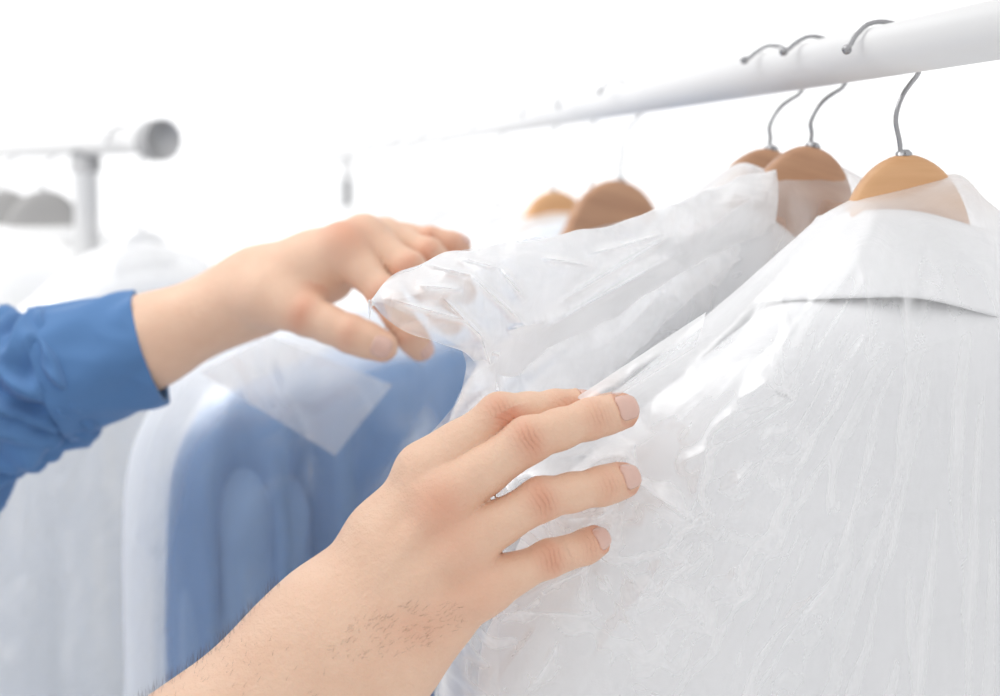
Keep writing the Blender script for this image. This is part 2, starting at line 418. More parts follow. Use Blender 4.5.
top1 = [(-.21, -.35), (-.203, -.29), (-.19, -.238), (-.17, -.205), (-.123, -.165), (-.062, -.118), (-.03, -.112), (.09, -.112), (.15, -.145), (.23, -.21), (.245, -.26)]
c1 = collar_mesh(.014, .052, .022, lambda x, ph: -.0755 - .006*(1-np.cos(PI*np.clip((x+.015)/.07, 0, 1))) - .035*(1-np.cos(ph))*.12, .038, span=2.3, seed=3, yc=.010, flare=.027)
s1 = shirt('dress_shirt', RP(Y1), 0, top1, .205, .24, .040, M_white, 11, c1, disp=wrinkle1, fold=.010, nu=320, nv=240, ymax=.048)
tag(s1, 'white dress shirt with a turned-down collar, nearest on the rail, touched by the near hand', 'shirt')
top2 = [(-.20, -.30), (-.19, -.22), (-.179, -.182), (-.135, -.143), (-.092, -.107), (-.05, -.071), (-.03, -.083), (.02, -.135), (.05, -.10), (.09, -.11), (.23, -.22)]
s2 = shirt('dress_shirt', RP(Y2), 0, top2, .195, .22, .024, M_white, 23, None, fold=.008, nu=220, nv=160, top_round=.03, ymax=.025)
tag(s2, 'white dress shirt on the second hanger, under the lifted flap of film', 'shirt')
top3 = [(-.20, -.27), (-.19, -.20), (-.12, -.15), (-.06, -.105), (.06, -.105), (.12, -.15), (.20, -.20)]
s3 = shirt('dress_shirt', RP(Y3), 0, top3, .18, .19, .016, M_pale_blue, 29, None, fold=.006, slv=False, nu=120, nv=80, ymax=.017)
tag(s3, 'pale blue shirt hanging directly behind the two near white shirts', 'shirt')

# ---- film over the nearest shirt --------------------------------------------------
def loc1(px, py, Y=None):
    """pixel -> (x, z) on the garment plane of hanger 1, local"""
    Y = Y1-.045 if Y is None else Y
    d0 = at(px, py, 1.0)-CAM; t = (Y-CAM[1])/d0[1]; p = CAM+d0*t
    return (p[0]-RX, p[2]-RZ)
creases = [  # (px0,py0,px1,py1, width m, height m)
    (560, 440, 700, 330, .0025, .0045), (615, 400, 690, 305, .0022, .004), (640, 395, 775, 292, .004, .006), (660, 360, 800, 262, .003, .005),
    (700, 290, 830, 205, .002, .004), (590, 425, 655, 355, .002, .003), (735, 430, 660, 470, .002, .003), (735, 400, 765, 375, .0015, .004),
    (640, 560, 780, 430, .0015, .0028), (645, 600, 700, 530, .0012, .003), (700, 530, 620, 470, .002, .004), (700, 530, 610, 560, .002, .0035),
    (700, 530, 690, 470, .0015, .003), (640, 600, 620, 560, .0015, .003), (725, 560, 735, 600, .003, .0045), (735, 664, 835, 555, .0015, .003),
    (745, 690, 815, 570, .0015, .002), (870, 400, 818, 570, .0028, .004), (930, 350, 955, 690, .003, .004), (945, 240, 935, 470, .0025, .004),
    (985, 260, 1000, 600, .003, .005), (870, 240, 850, 400, .0025, .003), (905, 250, 880, 500, .003, .003), (590, 560, 640, 640, .0012, .003),
    (480, 640, 540, 600, .0012, .003), (470, 615, 620, 612, .001, .0025), (500, 690, 545, 620, .0015, .004), (530, 696, 560, 640, .0015, .004),
    (720, 440, 790, 395, .0015, .003), (560, 520, 620, 505, .0012, .003), (545, 470, 600, 455, .0012, .003), (540, 590, 600, 560, .0012, .003),
    (775, 385, 770, 340, .001, .002), (760, 385, 790, 400, .001, .004), (840, 300, 800, 640, .003, .0025), (890, 560, 900, 696, .003, .003)]
def film1(x, z, sd, drop):
    front = (sd < 0).astype(float)
    cx, cz = loc1(640, 500); rx = x-cx; rz = z-cz; R = np.sqrt(rx*rx+rz*rz)
    near = np.exp(-(R/.085)**2)
    h = .022*near*facets(x, z, 5, 24, 5, .22) + .008*near*facets(x, z, 9, 66, 4, .25)
    # folds fanning out below the neck
    nx, nz = .02, -.03; th = np.arctan2(x-nx, -(z-nz)); rad = np.sqrt((x-nx)**2+(z-nz)**2)
    h = h + .0036*np.clip((rad-.045)/.10, 0, 1.3)*(ridged(th*7.0, rad*2.2, 41)-.6)*(.35+.65*(1-near))
    h = h + .0016*(ridged(th*21.0, rad*5, 42)-.6)*np.clip((rad-.09)/.1, 0, 1)
    # long pulls towards the hand, running down to the left
    u = (x*.62+z*.78); vv = (-x*.78+z*.62)
    shoulder = np.exp(-((x+.11)/.07)**2)*np.exp(-((z+.15)/.09)**2)
    h = h + .0045*shoulder*(ridged(vv*46+.6*perlin(x*20, z*20, 4), u*6, 43)-.5)*1.6
    h = h*(1-.75*np.exp(-((x-loc1(672, 395)[0])**2+(z-loc1(672, 395)[1])**2)/.018**2))
    for a0, b0, a1, b1, wd, hg in creases:
        h = h + hg*.8*seg_ridge(x, z, loc1(a0, b0), loc1(a1, b1), wd)
    h = h + .005*facets(x, z, 17, 15, 4, .3)
    side = np.clip((.205-np.abs(x+.0))/.05, .15, 1)
    h = h*side
    # the crumpled edge left of the shoulder
    edge = np.exp(-((x+.215)/.03)**2)*np.exp(-((z+.17)/.10)**2)
    h = h + .014*edge*facets(x, z, 21, 60, 4, .6)*2
    h = np.maximum(h, -.004)
    return np.where(sd < 0, -h, h*.6)-.0005, 0*x
ftop1 = [(-.235, -.35), (-.225, -.26), (-.215, -.205), (-.17, -.180), (-.123, -.150), (-.062, -.098), (-.040, -.078), (-.024, -.070), (.027, -.058), (.034, -.068), (.07, -.095), (.15, -.135), (.25, -.20), (.27, -.27)]
V, F_ = pillow(.222, .265, interp_top(ftop1, .004), .80, .056, 1100, 640, .003, 77, disp=film1, power=.8, top_round=.045, neck=.022)
cov1 = mesh_obj('garment_cover', V, F_, M_film, None); cov1.location = RP(Y1)
tag(cov1, 'clear plastic film cover over the nearest white shirt, creased around the fingertips', 'garment cover')

_t = np.linspace(0, 1, 60); V, F_ = [], []
def strip(p00, p10, p11, p01, n=80, m=24):
    S = np.linspace(0, 1, n)[None, :, None]; T_ = np.linspace(0, 1, m)[:, None, None]
    P = (p00*(1-S)+p10*S)*(1-T_)+(p01*(1-S)+p11*S)*T_
    x = P @ RT; z = P @ UP
    return (P-FW*(.004*np.sin(PI*T_[..., 0])+.003*facets(x, z, 9, 60, 4, .3))[..., None]).reshape(-1, 3), grid_faces(n, m)
V, F_ = strip(at(575, 398, .8570), at(706, 312, .876), at(694, 348, .868), at(604, 404, .8545))
mesh_obj('film_fold', V-np.array(RP(Y1)), F_, M_film, cov1)

# ---- film over the second shirt, with the flap lifted to the left ----------------------
def film2(x, z, sd, drop):
    h = .0055*(ridged((-x*.78+z*.62)*40+.6*perlin(x*20, z*20, 4), (x*.62+z*.78)*6, 53)-.5)
    h = h + .008*facets(x, z, 25, 22, 5, .5)
    return np.where(sd < 0, -h, h), 0*x
ftop2 = [(-.225, -.30), (-.21, -.20), (-.19, -.155), (-.135, -.115), (-.092, -.080), (-.05, -.050), (-.032, -.060), (.0, -.052), (.028, -.068), (.06, -.09), (.12, -.13), (.24, -.20)]
V2, F2 = pillow(.21, .235, interp_top(ftop2), .78, .030, 420, 300, .003, 79, disp=film2, power=.8, top_round=.03, neck=.05)
cov2 = mesh_obj('garment_cover', V2, F2, M_film, None); cov2.location = RP(Y2)
tag(cov2, 'clear plastic film cover over the second white shirt and its hanger', 'garment cover')
FLAP_CREASES = [(462, 268, 528, 328), (505, 330, 545, 320), (440, 296, 490, 345), (392, 300, 470, 322), (415, 285, 462, 290), (497, 265, 525, 300),
                (540, 255, 600, 262), (478, 330, 500, 400), (455, 255, 500, 268), (560, 300, 690, 222), (540, 330, 700, 240), (590, 250, 680, 222), (420, 262, 470, 275)]
# the flap: a folded sheet whose top edge and free lower edge meet in the raised tip
def flap(topc, botc, bulge, seed, nu=420, nv=240, crumple=.006, off=0.0):
    T = smooth_path([at(*p) for p in topc], nu); B = smooth_path([at(*p) for p in botc], nu)
    s = np.linspace(0, 1, nu)[None, :, None]; t = np.linspace(0, 1, nv)[:, None, None]
    P = T[None]*(1-t)+B[None]*t
    dirc = -FW
    wlen = np.linalg.norm(B-T, axis=1)[None, :, None]
    P = P + dirc*(bulge*np.sin(PI*t)**.8*np.clip(wlen/.05, 0, 1)+off)
    # creases in sheet coordinates (metres)
    x = (P-T[0]) @ RT; z = (P-T[0]) @ UP
    h = crumple*2.6*facets(x, z, seed, 20, 5, .3)+crumple*.8*facets(x, z, seed+1, 50, 4, .3)
    h = h + crumple*.9*(ridged((-x*.42+z*.9)*40+.5*perlin(x*18, z*18, seed), (x*.9+z*.42)*7, seed+3)-.5)
    for a0, b0, a1, b1 in FLAP_CREASES:
        h = h + .0045*seg_ridge(x, z, ((a0-371)/2290, (300-b0)/2290), ((a1-371)/2290, (300-b1)/2290), .0013)
    P = P + dirc*h[..., None]*np.clip(wlen/.03, 0.15, 1)
    # ragged hems
    e = (np.exp(-t/.03)+np.exp(-(1-t)/.03))[..., 0]
    P = P + UP*(e*.0018*perlin(x*60, z*60, seed+6))[..., None]
    return P.reshape(-1, 3), grid_faces(nu, nv, False)
Ttop = [(371, 300, .862), (384, 284, .864), (405, 270, .868), (445, 253, .878), (490, 246, .892), (540, 238, .905), (590, 229, .925), (640, 214, .95), (690, 198, .975), (740, 178, 1.0), (775, 168, 1.012)]
Tbot = [(372, 303, .862), (388, 318, .858), (412, 334, .858), (440, 345, .862), (464, 352, .868), (490, 372, .88), (530, 372, .91), (580, 340, .94), (640, 300, .965), (700, 262, .985), (775, 230, 1.012)]
V, F_ = flap(Ttop, Tbot, .012, 61)
fl1 = (V, F_)
Tb2 = [(372, 306, .866), (380, 303, .872), (410, 318, .876), (445, 338, .88), (475, 360, .885), (497, 400, .892), (520, 430, .90), (560, 420, .93), (640, 350, .965), (700, 290, .985), (775, 240, 1.012)]
fl2 = flap(Ttop, Tb2, -.004, 67, crumple=.005, off=-.004)
# the hanging crumpled edge under the flap
Et = [(462, 350, .868), (466, 366, .866), (463, 384, .864), (458, 400, .862), (446, 415, .864), (432, 430, .868), (424, 442, .872)]
Eb = [(500, 352, .882), (497, 372, .880), (496, 392, .878), (505, 410, .878), (510, 430, .880), (512, 450, .882), (510, 470, .886)]
fl3 = flap(Et, Eb, .008, 71, nu=260, nv=160, crumple=.007)
# the little spike of film at the tip
tip = [at(371, 300, .862), at(370, 309, .862), at(369.5, 319, .863)]
tipm = tube(smooth_path(tip, 10), np.linspace(.0012, .0002, 10), 6)
V, F_ = merge(fl1, fl2, fl3, tipm)
V = V - np.array(RP(Y2))
mesh_obj('lifted_flap', V, F_, M_flap, cov2)

# ---- film bag over garments behind ----------------------------------------------
def bag(loc, rz, wl, wr, top, thick, seed, label, nu=200, nv=140, amp=.010, length=.8, mat=None, frq=22):
    def dsp(x, z, sd, drop):
        h = amp*(facets(x, z, seed, frq, 5, .6)+.4*facets(x, z, seed+1, frq*2.6, 4, .6))+amp*.5*(ridged(x*24, z*3, seed+2)-.5)
        h = np.maximum(h, -.0015)
        return np.where(sd < 0, -h, h), 0*x
    V, F_ = pillow(wl, wr, interp_top(top), length, thick, nu, nv, .004, seed, disp=dsp, power=.8, top_round=.04)
    o = mesh_obj('garment_cover', V, F_, mat or M_film_far, None); o.location = loc; o.rotation_euler = (0, 0, rz)
    tag(o, label, 'garment cover'); return o
cov3 = bag(RP(Y3), 0, .20, .21, [(-.21, -.27), (-.19, -.19), (-.12, -.135), (-.06, -.085), (0, -.06), (.06, -.09), (.12, -.14), (.21, -.20)], .021, 83, 'clear film cover on the pale blue shirt behind the two near white shirts', mat=M_film, amp=.003)

# ---- blue shirt with the left hand on it ------------------------------------------------
h4 = make_hanger('clothes_hanger', M_wood_dark, top=-.062, hump=.036, half=.065); h4.location = RP(Y4); h4.rotation_euler = (0, math.radians(12), math.radians(14))
tag(h4, 'brown wooden hanger whose broad neck shows above the lifted film flap', 'clothes hanger', 'wooden hangers on the long rail')
topB = [(-.40, -.33), (-.385, -.235), (-.36, -.200), (-.30, -.180), (-.12, -.132), (-.06, -.112), (.06, -.112), (.12, -.15), (.22, -.22)]
def wrinkleB(x, z, sd, drop):
    dy = .014*perlin(x*15, z*2.2, 91)*np.clip(drop/.1, 0, 1)+.007*perlin(x*38, z*5, 92)*np.clip(drop/.1, 0, 1)
    dy = dy-(sd < 0)*.042*(ridged(x*17+3.3, z*1.3, 96)-.4)*np.clip(drop/.1, 0, 1)
    return dy, 0*x
sB = shirt('dress_shirt', RP(Y4), math.radians(28), topB, .385, .22, .040, M_blue, 37, None, disp=wrinkleB, fold=.006, slv_mat=M_blue_light, ymax=.092)
tag(sB, 'mid blue shirt in film, just below the hand in the blue sleeve', 'shirt')
covB = bag(RP(Y4), math.radians(28), .41, .24, [(-.42, -.34), (-.40, -.22), (-.37, -.180), (-.30, -.160), (-.12, -.118), (-.06, -.10), (0, -.088), (.06, -.10), (.12, -.13), (.24, -.20)], .100, 87,
           'clear film cover on the mid blue shirt below the hand in the blue sleeve', amp=.022, frq=16, mat=film('polythene_blue', base=.07, edge=1.5, power=1.15, bump=.3, bscale=28))
# loose corner of film folded over the front of the blue shirt
cA, cB_, cC, cD = at(200, 372, 1.20), at(335, 456, 1.215), at(392, 385, 1.225), at(270, 335, 1.205)
def quad_sheet(P00, P10, P11, P01, n, m, amp, seed):
    s = np.linspace(0, 1, n)[None, :, None]; t = np.linspace(0, 1, m)[:, None, None]
    P = (P00*(1-s)+P10*s)*(1-t)+(P01*(1-s)+P11*s)*t
    x = P @ RT; z = P @ UP
    return (P - FW*(amp*facets(x, z, seed, 30, 5, .6))[..., None]).reshape(-1, 3), grid_faces(n, m)
V, F_ = quad_sheet(cA, cB_, cC, cD, 120, 90, .008, 5)
q = to_local(covB, V); mesh_obj('film_corner', q, F_, M_film_far, covB)

# ---- farther garments on the long rail -----------------------------------------------
topF = [(-.20, -.27), (-.19, -.21), (-.12, -.155), (-.06, -.112), (.06, -.112), (.12, -.155), (.19, -.21), (.20, -.26)]
topFc = [(-.215, -.28), (-.20, -.20), (-.12, -.14), (-.05, -.095), (0, -.085), (.05, -.095), (.12, -.14), (.215, -.22)]
far = [(595, M_pale_blue, 'pale blue shirt', 26, M_hwhite), (555, M_white_far, 'white shirt', 20, M_wood), (498, M_white_far, 'white shirt', 5, M_hwhite),
       (441, M_white_far, 'white shirt', 2, M_hwhite), (408, M_grey, 'pale grey shirt', -4, M_hwhite), (380, M_white_far, 'white shirt', 5, M_hwhite)]
where = ['fifth along, behind the blue shirt', 'sixth along, under an orange hanger neck', 'seventh along, past the orange hanger neck',
         'third from the far rail end', 'second from the far rail end', 'last, beside the far post']
protoH = {}
protoS = protoC = None
for i, (px, mt, nm, rz, wm) in enumerate(far):
    loc = RP(railY(px)); rz = math.radians(rz)
    if wm.name not in protoH: h = make_hanger('clothes_hanger', wm, top=-.068 if wm is not M_hwhite else -.080, hump=.034, half=.10); protoH[wm.name] = h
    else: h = copy_tree(protoH[wm.name])
    h.location = loc; h.rotation_euler = (0, 0, rz)
    tag(h, 'hanger of the '+nm+' '+where[i], 'clothes hanger', 'wooden hangers on the long rail')
    if protoS is None:
        s = protoS = shirt('dress_shirt', loc, rz, topF, .195, .195, .03, mt, 101, None, nu=110, nv=80, fold=.015, ymax=.042)
        c = protoC = bag(loc, rz, .21, .21, topFc, .050, 103, 'x', nu=160, nv=110, amp=.010)
    else:
        s = copy_tree(protoS); s.location = loc; s.rotation_euler = (0, 0, rz)
        for chs in s.children:
            if chs.name.startswith('shirt_body'):
                chs.data = chs.data.copy(); chs.data.materials[0] = mt
            else:
                chs.data = chs.data.copy(); chs.data.materials[0] = mt
        c = copy_tree(protoC); c.location = loc; c.rotation_euler = (0, 0, rz)
    tag(s, nm+' in a film cover, '+where[i], 'shirt', 'shirts on the long rail')
    tag(c, 'film cover of the '+nm+', '+where[i], 'garment cover', 'film covers on the long rail')

# ---- garments on the left rail ----------------------------------------------------------
def on_left(px):
    # parameter along rail 2 whose image column is px
    best = min(np.linspace(-.005, L2, 800), key=lambda t: abs((lambda p: 500+F_PX*((p-CAM)@RT)/((p-CAM)@FW)-px)(c0+dl*t)))
    return c0+dl*best
topL = [(-.26, -.30), (-.24, -.22), (-.12, -.155), (-.05, -.10), (.05, -.10), (.12, -.15), (.20, -.20), (.22, -.26)]
topLc = [(-.27, -.30), (-.25, -.20), (-.12, -.135), (-.05, -.080), (.05, -.080), (.12, -.13), (.22, -.185), (.235, -.26)]
for i, (px, rz, mt, lab, hlab, clab) in enumerate([
        (44, -2, M_grey, 'pale grey shirt on the left rail, beside the post', 'grey rounded hanger nearest the post of the left rail', 'film cover on the pale grey shirt beside the left rail post'),
        (4, -4, M_grey, 'pale grey shirt farther along the left rail, cut by the picture edge', 'grey rounded hanger farther along the left rail', 'film cover on the farther pale grey shirt of the left rail')]):
    p = on_left(px); rzr = math.radians(rz)
    if i == 0: h = make_hanger('clothes_hanger', M_wood_grey, top=-.045, hump=.036); hg = h
    else: h = copy_tree(hg)
    h.location = p; h.rotation_euler = (0, 0, rzr+YAW*0); tag(h, hlab, 'clothes hanger', 'grey hangers on the left rail')
    s = shirt('dress_shirt', p, rzr, topL, .22, .20, .035, mt, 131+i, None, nu=120, nv=90, fold=.016, ymax=.040); tag(s, lab, 'shirt')
    bag(p, rzr, .235, .215, topLc, .047, 141+i, clab, nu=180, nv=120, amp=.006)
p = c0+dl*.032
h = copy_tree(protoH[M_hwhite.name]); h.location = p; h.rotation_euler = (0, 0, ang); tag(h, 'hanger on the short end of the left rail, between post and cap', 'clothes hanger')
topW = [(-.16, -.24), (-.15, -.20), (-.10, -.155), (-.05, -.115), (.05, -.115), (.10, -.15), (.15, -.19), (.16, -.24)]
topWc = [(-.175, -.26), (-.16, -.18), (-.10, -.14), (-.05, -.10), (.0, -.09), (.05, -.10), (.10, -.135), (.16, -.18), (.175, -.24)]
s = shirt('dress_shirt', p, ang*.7, topW, .19, .14, .022, M_white_far, 151, None, nu=120, nv=90, fold=.02, ymax=.027); tag(s, 'white shirt on the end of the left rail, left of the blue shirt', 'shirt')
bag(p, ang*.7, .205, .155, topWc, .032, 161, 'shiny creased film cover on the white shirt at the end of the left rail', nu=220, nv=150, amp=.006, frq=24)
#PERSON

# ------------------------------------------------------------------ person: body from a blended distance field
def capsule(P, a, b, r1, r2, n=None, k=1.0):
    a = np.asarray(a, float); b = np.asarray(b, float); ab = b-a; L2_ = ab@ab+1e-12
    t = np.clip(((P-a)@ab)/L2_, 0, 1)
    v = P-(a+t[:, None]*ab)
    if n is not None:
        n = np.asarray(n, float); v = v+n*((v@n)*(k-1))[:, None]
    return np.sqrt((v*v).sum(1))-(r1+(r2-r1)*t)
def smin(a, b, k):
    h = np.clip(.5+.5*(b-a)/k, 0, 1)
    return b*(1-h)+a*h-k*h*(1-h)
def surface_nets(sdf, lo, hi, h):
    lo = np.asarray(lo); n = np.ceil((np.asarray(hi)-lo)/h).astype(int)+1
    B = 8; nb = (n+B-1)//B; n = nb*B
    g = np.stack(np.meshgrid(*[np.arange(k) for k in nb], indexing='ij'), -1).reshape(-1, 3)
    dc = sdf(lo+(g*B+(B-1)/2)*h)
    D = np.repeat(np.repeat(np.repeat(dc.reshape(nb), B, 0), B, 1), B, 2).astype(np.float32)
    near = g[np.abs(dc) < B*h*1.05]
    off = np.stack(np.meshgrid(*[np.arange(B)]*3, indexing='ij'), -1).reshape(-1, 3)
    for i in range(0, len(near), 1500):
        q = near[i:i+1500]; idx = (q[:, None]*B+off[None]).reshape(-1, 3)
        D[idx[:, 0], idx[:, 1], idx[:, 2]] = sdf(lo+idx*h)
    S = D < 0
    c = np.zeros(np.array(S.shape)-1, int)
    for dx in (0, 1):
        for dy in (0, 1):
            for dz in (0, 1):
                c += S[dx:S.shape[0]-1+dx, dy:S.shape[1]-1+dy, dz:S.shape[2]-1+dz]
    act = np.argwhere((c > 0) & (c < 8)); ID = -np.ones(c.shape, int); ID[act[:, 0], act[:, 1], act[:, 2]] = np.arange(len(act))
    acc = np.zeros((len(act), 3)); cnt = np.zeros(len(act))
    cor = [(x, y, z) for x in (0, 1) for y in (0, 1) for z in (0, 1)]
    for i, a in enumerate(cor):
        for b in cor[i+1:]:
            if sum(abs(p-q) for p, q in zip(a, b)) != 1: continue
            da = D[act[:, 0]+a[0], act[:, 1]+a[1], act[:, 2]+a[2]]; db = D[act[:, 0]+b[0], act[:, 1]+b[1], act[:, 2]+b[2]]
            mk = (da < 0) != (db < 0); t = np.where(mk, da/(da-db+1e-20*(da == db)), 0)
            p = np.array(a)+t[:, None]*(np.array(b)-np.array(a)); acc[mk] += p[mk]; cnt[mk] += 1
    V = lo+(act+acc/cnt[:, None])*h
    Fs = []
    for ax in range(3):
        sl0 = [slice(None)]*3; sl1 = [slice(None)]*3; sl0[ax] = slice(0, -1); sl1[ax] = slice(1, None)
        s0 = S[tuple(sl0)]; s1 = S[tuple(sl1)]
        for flip in (0, 1):
            e = np.argwhere((s0 & ~s1) if not flip else (~s0 & s1))
            u, w_ = [(1, 2), (2, 0), (0, 1)][ax]
            e = e[(e[:, u] > 0) & (e[:, w_] > 0) & (e[:, u] < ID.shape[u]) & (e[:, w_] < ID.shape[w_])]
            eu = np.zeros(3, int); eu[u] = 1; ew = np.zeros(3, int); ew[w_] = 1
            q = [e-eu-ew, e-ew, e, e-eu]
            f = np.stack([ID[k[:, 0], k[:, 1], k[:, 2]] for k in q], 1)
            if flip: f = f[:, ::-1]
            Fs.append(f)
    Fq = np.concatenate(Fs); return V, Fq[(Fq >= 0).all(1)]
def grad(sdf, V, e=2e-4):
    g = np.stack([sdf(V+d)-sdf(V-d) for d in np.eye(3)*e], 1)/(2*e)
    return g
def project(sdf, V, it=3):
    for _ in range(it):
        g = grad(sdf, V); V = V-g*(sdf(V)/np.maximum((g*g).sum(1), .2))[:, None]
    return V
def subdiv(V, Fq):
    """one step of midpoint subdivision of quads"""
    E = np.concatenate([Fq[:, [i, (i+1) % 4]] for i in range(4)]); Es = np.sort(E, 1)
    key = Es[:, 0].astype(np.int64)*len(V)+Es[:, 1]
    uq, first, inv = np.unique(key, return_index=True, return_inverse=True); inv = inv.ravel()
    mid = (V[Es[first, 0]]+V[Es[first, 1]])/2; cen = V[Fq].mean(1)
    nF = len(Fq); n0 = len(V); e = [n0+inv[i*nF:(i+1)*nF] for i in range(4)]; c = n0+len(mid)+np.arange(nF)
    V2_ = np.concatenate([V, mid, cen])
    Fn = np.concatenate([np.stack([Fq[:, i], e[i], c, e[(i-1) % 4]], 1) for i in range(4)])
    return V2_, Fn

TOCAM = -FW
def hand_sdf(spec):
    """spec: fingers = lists of (point, radius); palm = capsules; extra = capsules (tendons, pads)"""
    def f(P):
        d = None
        for (a, b, r1, r2, n, k, sk) in spec['palm']:
            q = capsule(P, a, b, r1, r2, n, k); d = q if d is None else smin(d, q, sk)
        base = d
        for (a, b, r1, r2, sk) in spec['tendons']:
            base = smin(base, capsule(P, a, b, r1, r2), sk)
        out = base
        for ch in spec['fingers']:
            fd = None
            for (p0, r0), (p1, r1) in zip(ch[:-1], ch[1:]):
                q = capsule(P, p0, p1, r0, r1); fd = q if fd is None else smin(fd, q, .0035)
            out = np.minimum(out, smin(base, fd, .009))
        return out
    return f
def refine(ch):
    """joint list -> joints with waists between them and a rounded tip pad"""
    o = []
    for i, (p, r) in enumerate(ch):
        o.append((np.asarray(p), r))
        if i < len(ch)-1:
            p2, r2 = ch[i+1]; f = .93 if i < len(ch)-2 else 1.0
            o.append(((np.asarray(p)+np.asarray(p2))/2, (r+r2)/2*f))
    return o
# right hand (near): back of the hand to the viewer
R_ix = [(at(424, 471, .848), .0102), (at(500, 415, .848), .0092), (at(556, 409, .860), .0080), (at(590, 407, .868), .0068)]
R_md = [(at(440, 503, .842), .0116), (at(528, 440, .838), .0096), (at(590, 419, .850), .0084), (at(622, 411, .860), .0076)]
R_rg = [(at(458, 547, .842), .0110), (at(541, 499, .839), .0090), (at(602, 486, .849), .0080), (at(624, 480, .858), .0073)]
R_lt = [(at(482, 588, .846), .0100), (at(550, 558, .845), .0077), (at(583, 548, .853), .0069), (at(596, 541, .859), .0063)]
elbR = camv(-.285, -.302, .83); shR = np.array([-.40, .86, 1.40])
cpl = [at(338, 606, .852), at(352, 626, .846), at(368, 644, .848), at(388, 652, .854)]
palmR = []
for (ch, c, rc) in ((R_ix, cpl[0], .0155), (R_md, cpl[1], .0155), (R_rg, cpl[2], .0155), (R_lt, cpl[3], .0165)):
    m0, r0 = ch[0]; mid = m0*.5+c*.5
    palmR.append((m0, mid, r0, .0130, None, 1, .014)); palmR.append((mid, c, .0130, rc, None, 1, .014))
wA, wB = at(306, 644, .852), at(366, 672, .856)
palmR += [(at(345, 610, .852), wA, .016, .0165, None, 1, .022), (cpl[3], wB, .0155, .0165, None, 1, .022),
          (wA, elbR+UP*.012-RT*.010, .0165, .034, None, 1, .03), (wB, elbR-UP*.012+RT*.010, .0165, .034, None, 1, .03), (at(340, 650, .850), elbR, .018, .034, None, 1, .03),
          (elbR, shR, .040, .052, None, 1, .02),
          (at(331, 600, .862), at(385, 548, .872), .014, .011, None, 1, .012)]
tenR = []
for ch, c, rr, wt in ((R_ix, at(335, 612, .852), .0092, 1), (R_md, at(342, 620, .848), .0112, 1), (R_rg, at(350, 628, .848), .0105, 1), (R_lt, at(362, 640, .850), .0098, .8)):
    m0 = ch[0][0]; p_ = m0*.88+c*.12
    tenR.append((m0+TOCAM*.0045, m0+TOCAM*.0045+(m0-c)*.02, rr, rr*.95, .006))
    tenR.append((p_+TOCAM*rr*1.10, (p_*.35+c*.65)+TOCAM*(.0138), .0034, .0022, .006))
tenR.append((at(452, 452, .853), at(472, 446, .853), .0085, .0075, .008))
thR = [(at(350, 580, .868), .0135), (at(388, 545, .884), .0115), (at(412, 515, .890), .0105), (at(430, 493, .892), .0085)]
specR = dict(palm=palmR, tendons=tenR, fingers=[refine(c) for c in (R_ix, R_md, R_rg, R_lt, thR)])
sdfR = hand_sdf(specR)
# left hand (far)
L_ix = [(at(343, 249, 1.110), .0115), (at(384, 294, 1.098), .0092), (at(408, 332, 1.105), .0083), (at(420, 348, 1.113), .0076)]
L_md = [(at(364, 241, 1.120), .0115), (at(409, 268, 1.108), .0093), (at(436, 300, 1.112), .0084), (at(450, 322, 1.122), .0076)]
L_rg = [(at(384, 240, 1.138), .0108), (at(428, 254, 1.128), .0088), (at(452, 276, 1.132), .0080), (at(464, 292, 1.142), .0072)]
L_lt = [(at(396, 242, 1.155), .0098), (at(430, 240, 1.150), .0076), (at(450, 244, 1.150), .0069), (at(460, 247, 1.153), .0062)]
elbL = camv(-.375, -.075, 1.15); shL = np.array([-.42, 1.23, 1.40])
palmL = []
for ch, c, rc in ((L_ix, at(268, 286, 1.118), .0155), (L_md, at(266, 286, 1.125), .0155), (L_rg, at(262, 286, 1.134), .0150), (L_lt, at(258, 288, 1.145), .0155)):
    m0, r0 = ch[0]; mid = m0*.5+c*.5
    palmL.append((m0, mid, r0, .0135, None, 1, .014)); palmL.append((mid, c, .0135, rc, None, 1, .014))
palmL += [(at(258, 290, 1.125), at(145, 341, 1.122), .0175, .0205, None, 1, .02), (at(258, 294, 1.140), at(145, 347, 1.140), .0175, .0205, None, 1, .02),
          (at(145, 343, 1.125), elbL, .0205, .032, None, 1, .02), (elbL, shL, .034, .052, None, 1, .02),
          (at(288, 294, 1.112), at(330, 282, 1.128), .013, .010, None, 1, .012)]
tenL = [(L_ix[0][0]+TOCAM*.003+UP*.002, L_ix[0][0]+TOCAM*.003+UP*.002, .0112, .0112, .006), (L_md[0][0]+UP*.003, L_md[0][0]+UP*.003, .0108, .0108, .006)]
thL = [(at(264, 298, 1.108), .0150), (at(307, 315, 1.100), .0115), (at(351, 334, 1.094), .0103), (at(382, 346, 1.094), .0090)]
specL = dict(palm=palmL, tendons=tenL, fingers=[refine(c) for c in (L_ix, L_md, L_rg, L_lt, thL)])
sdfL = hand_sdf(specL)
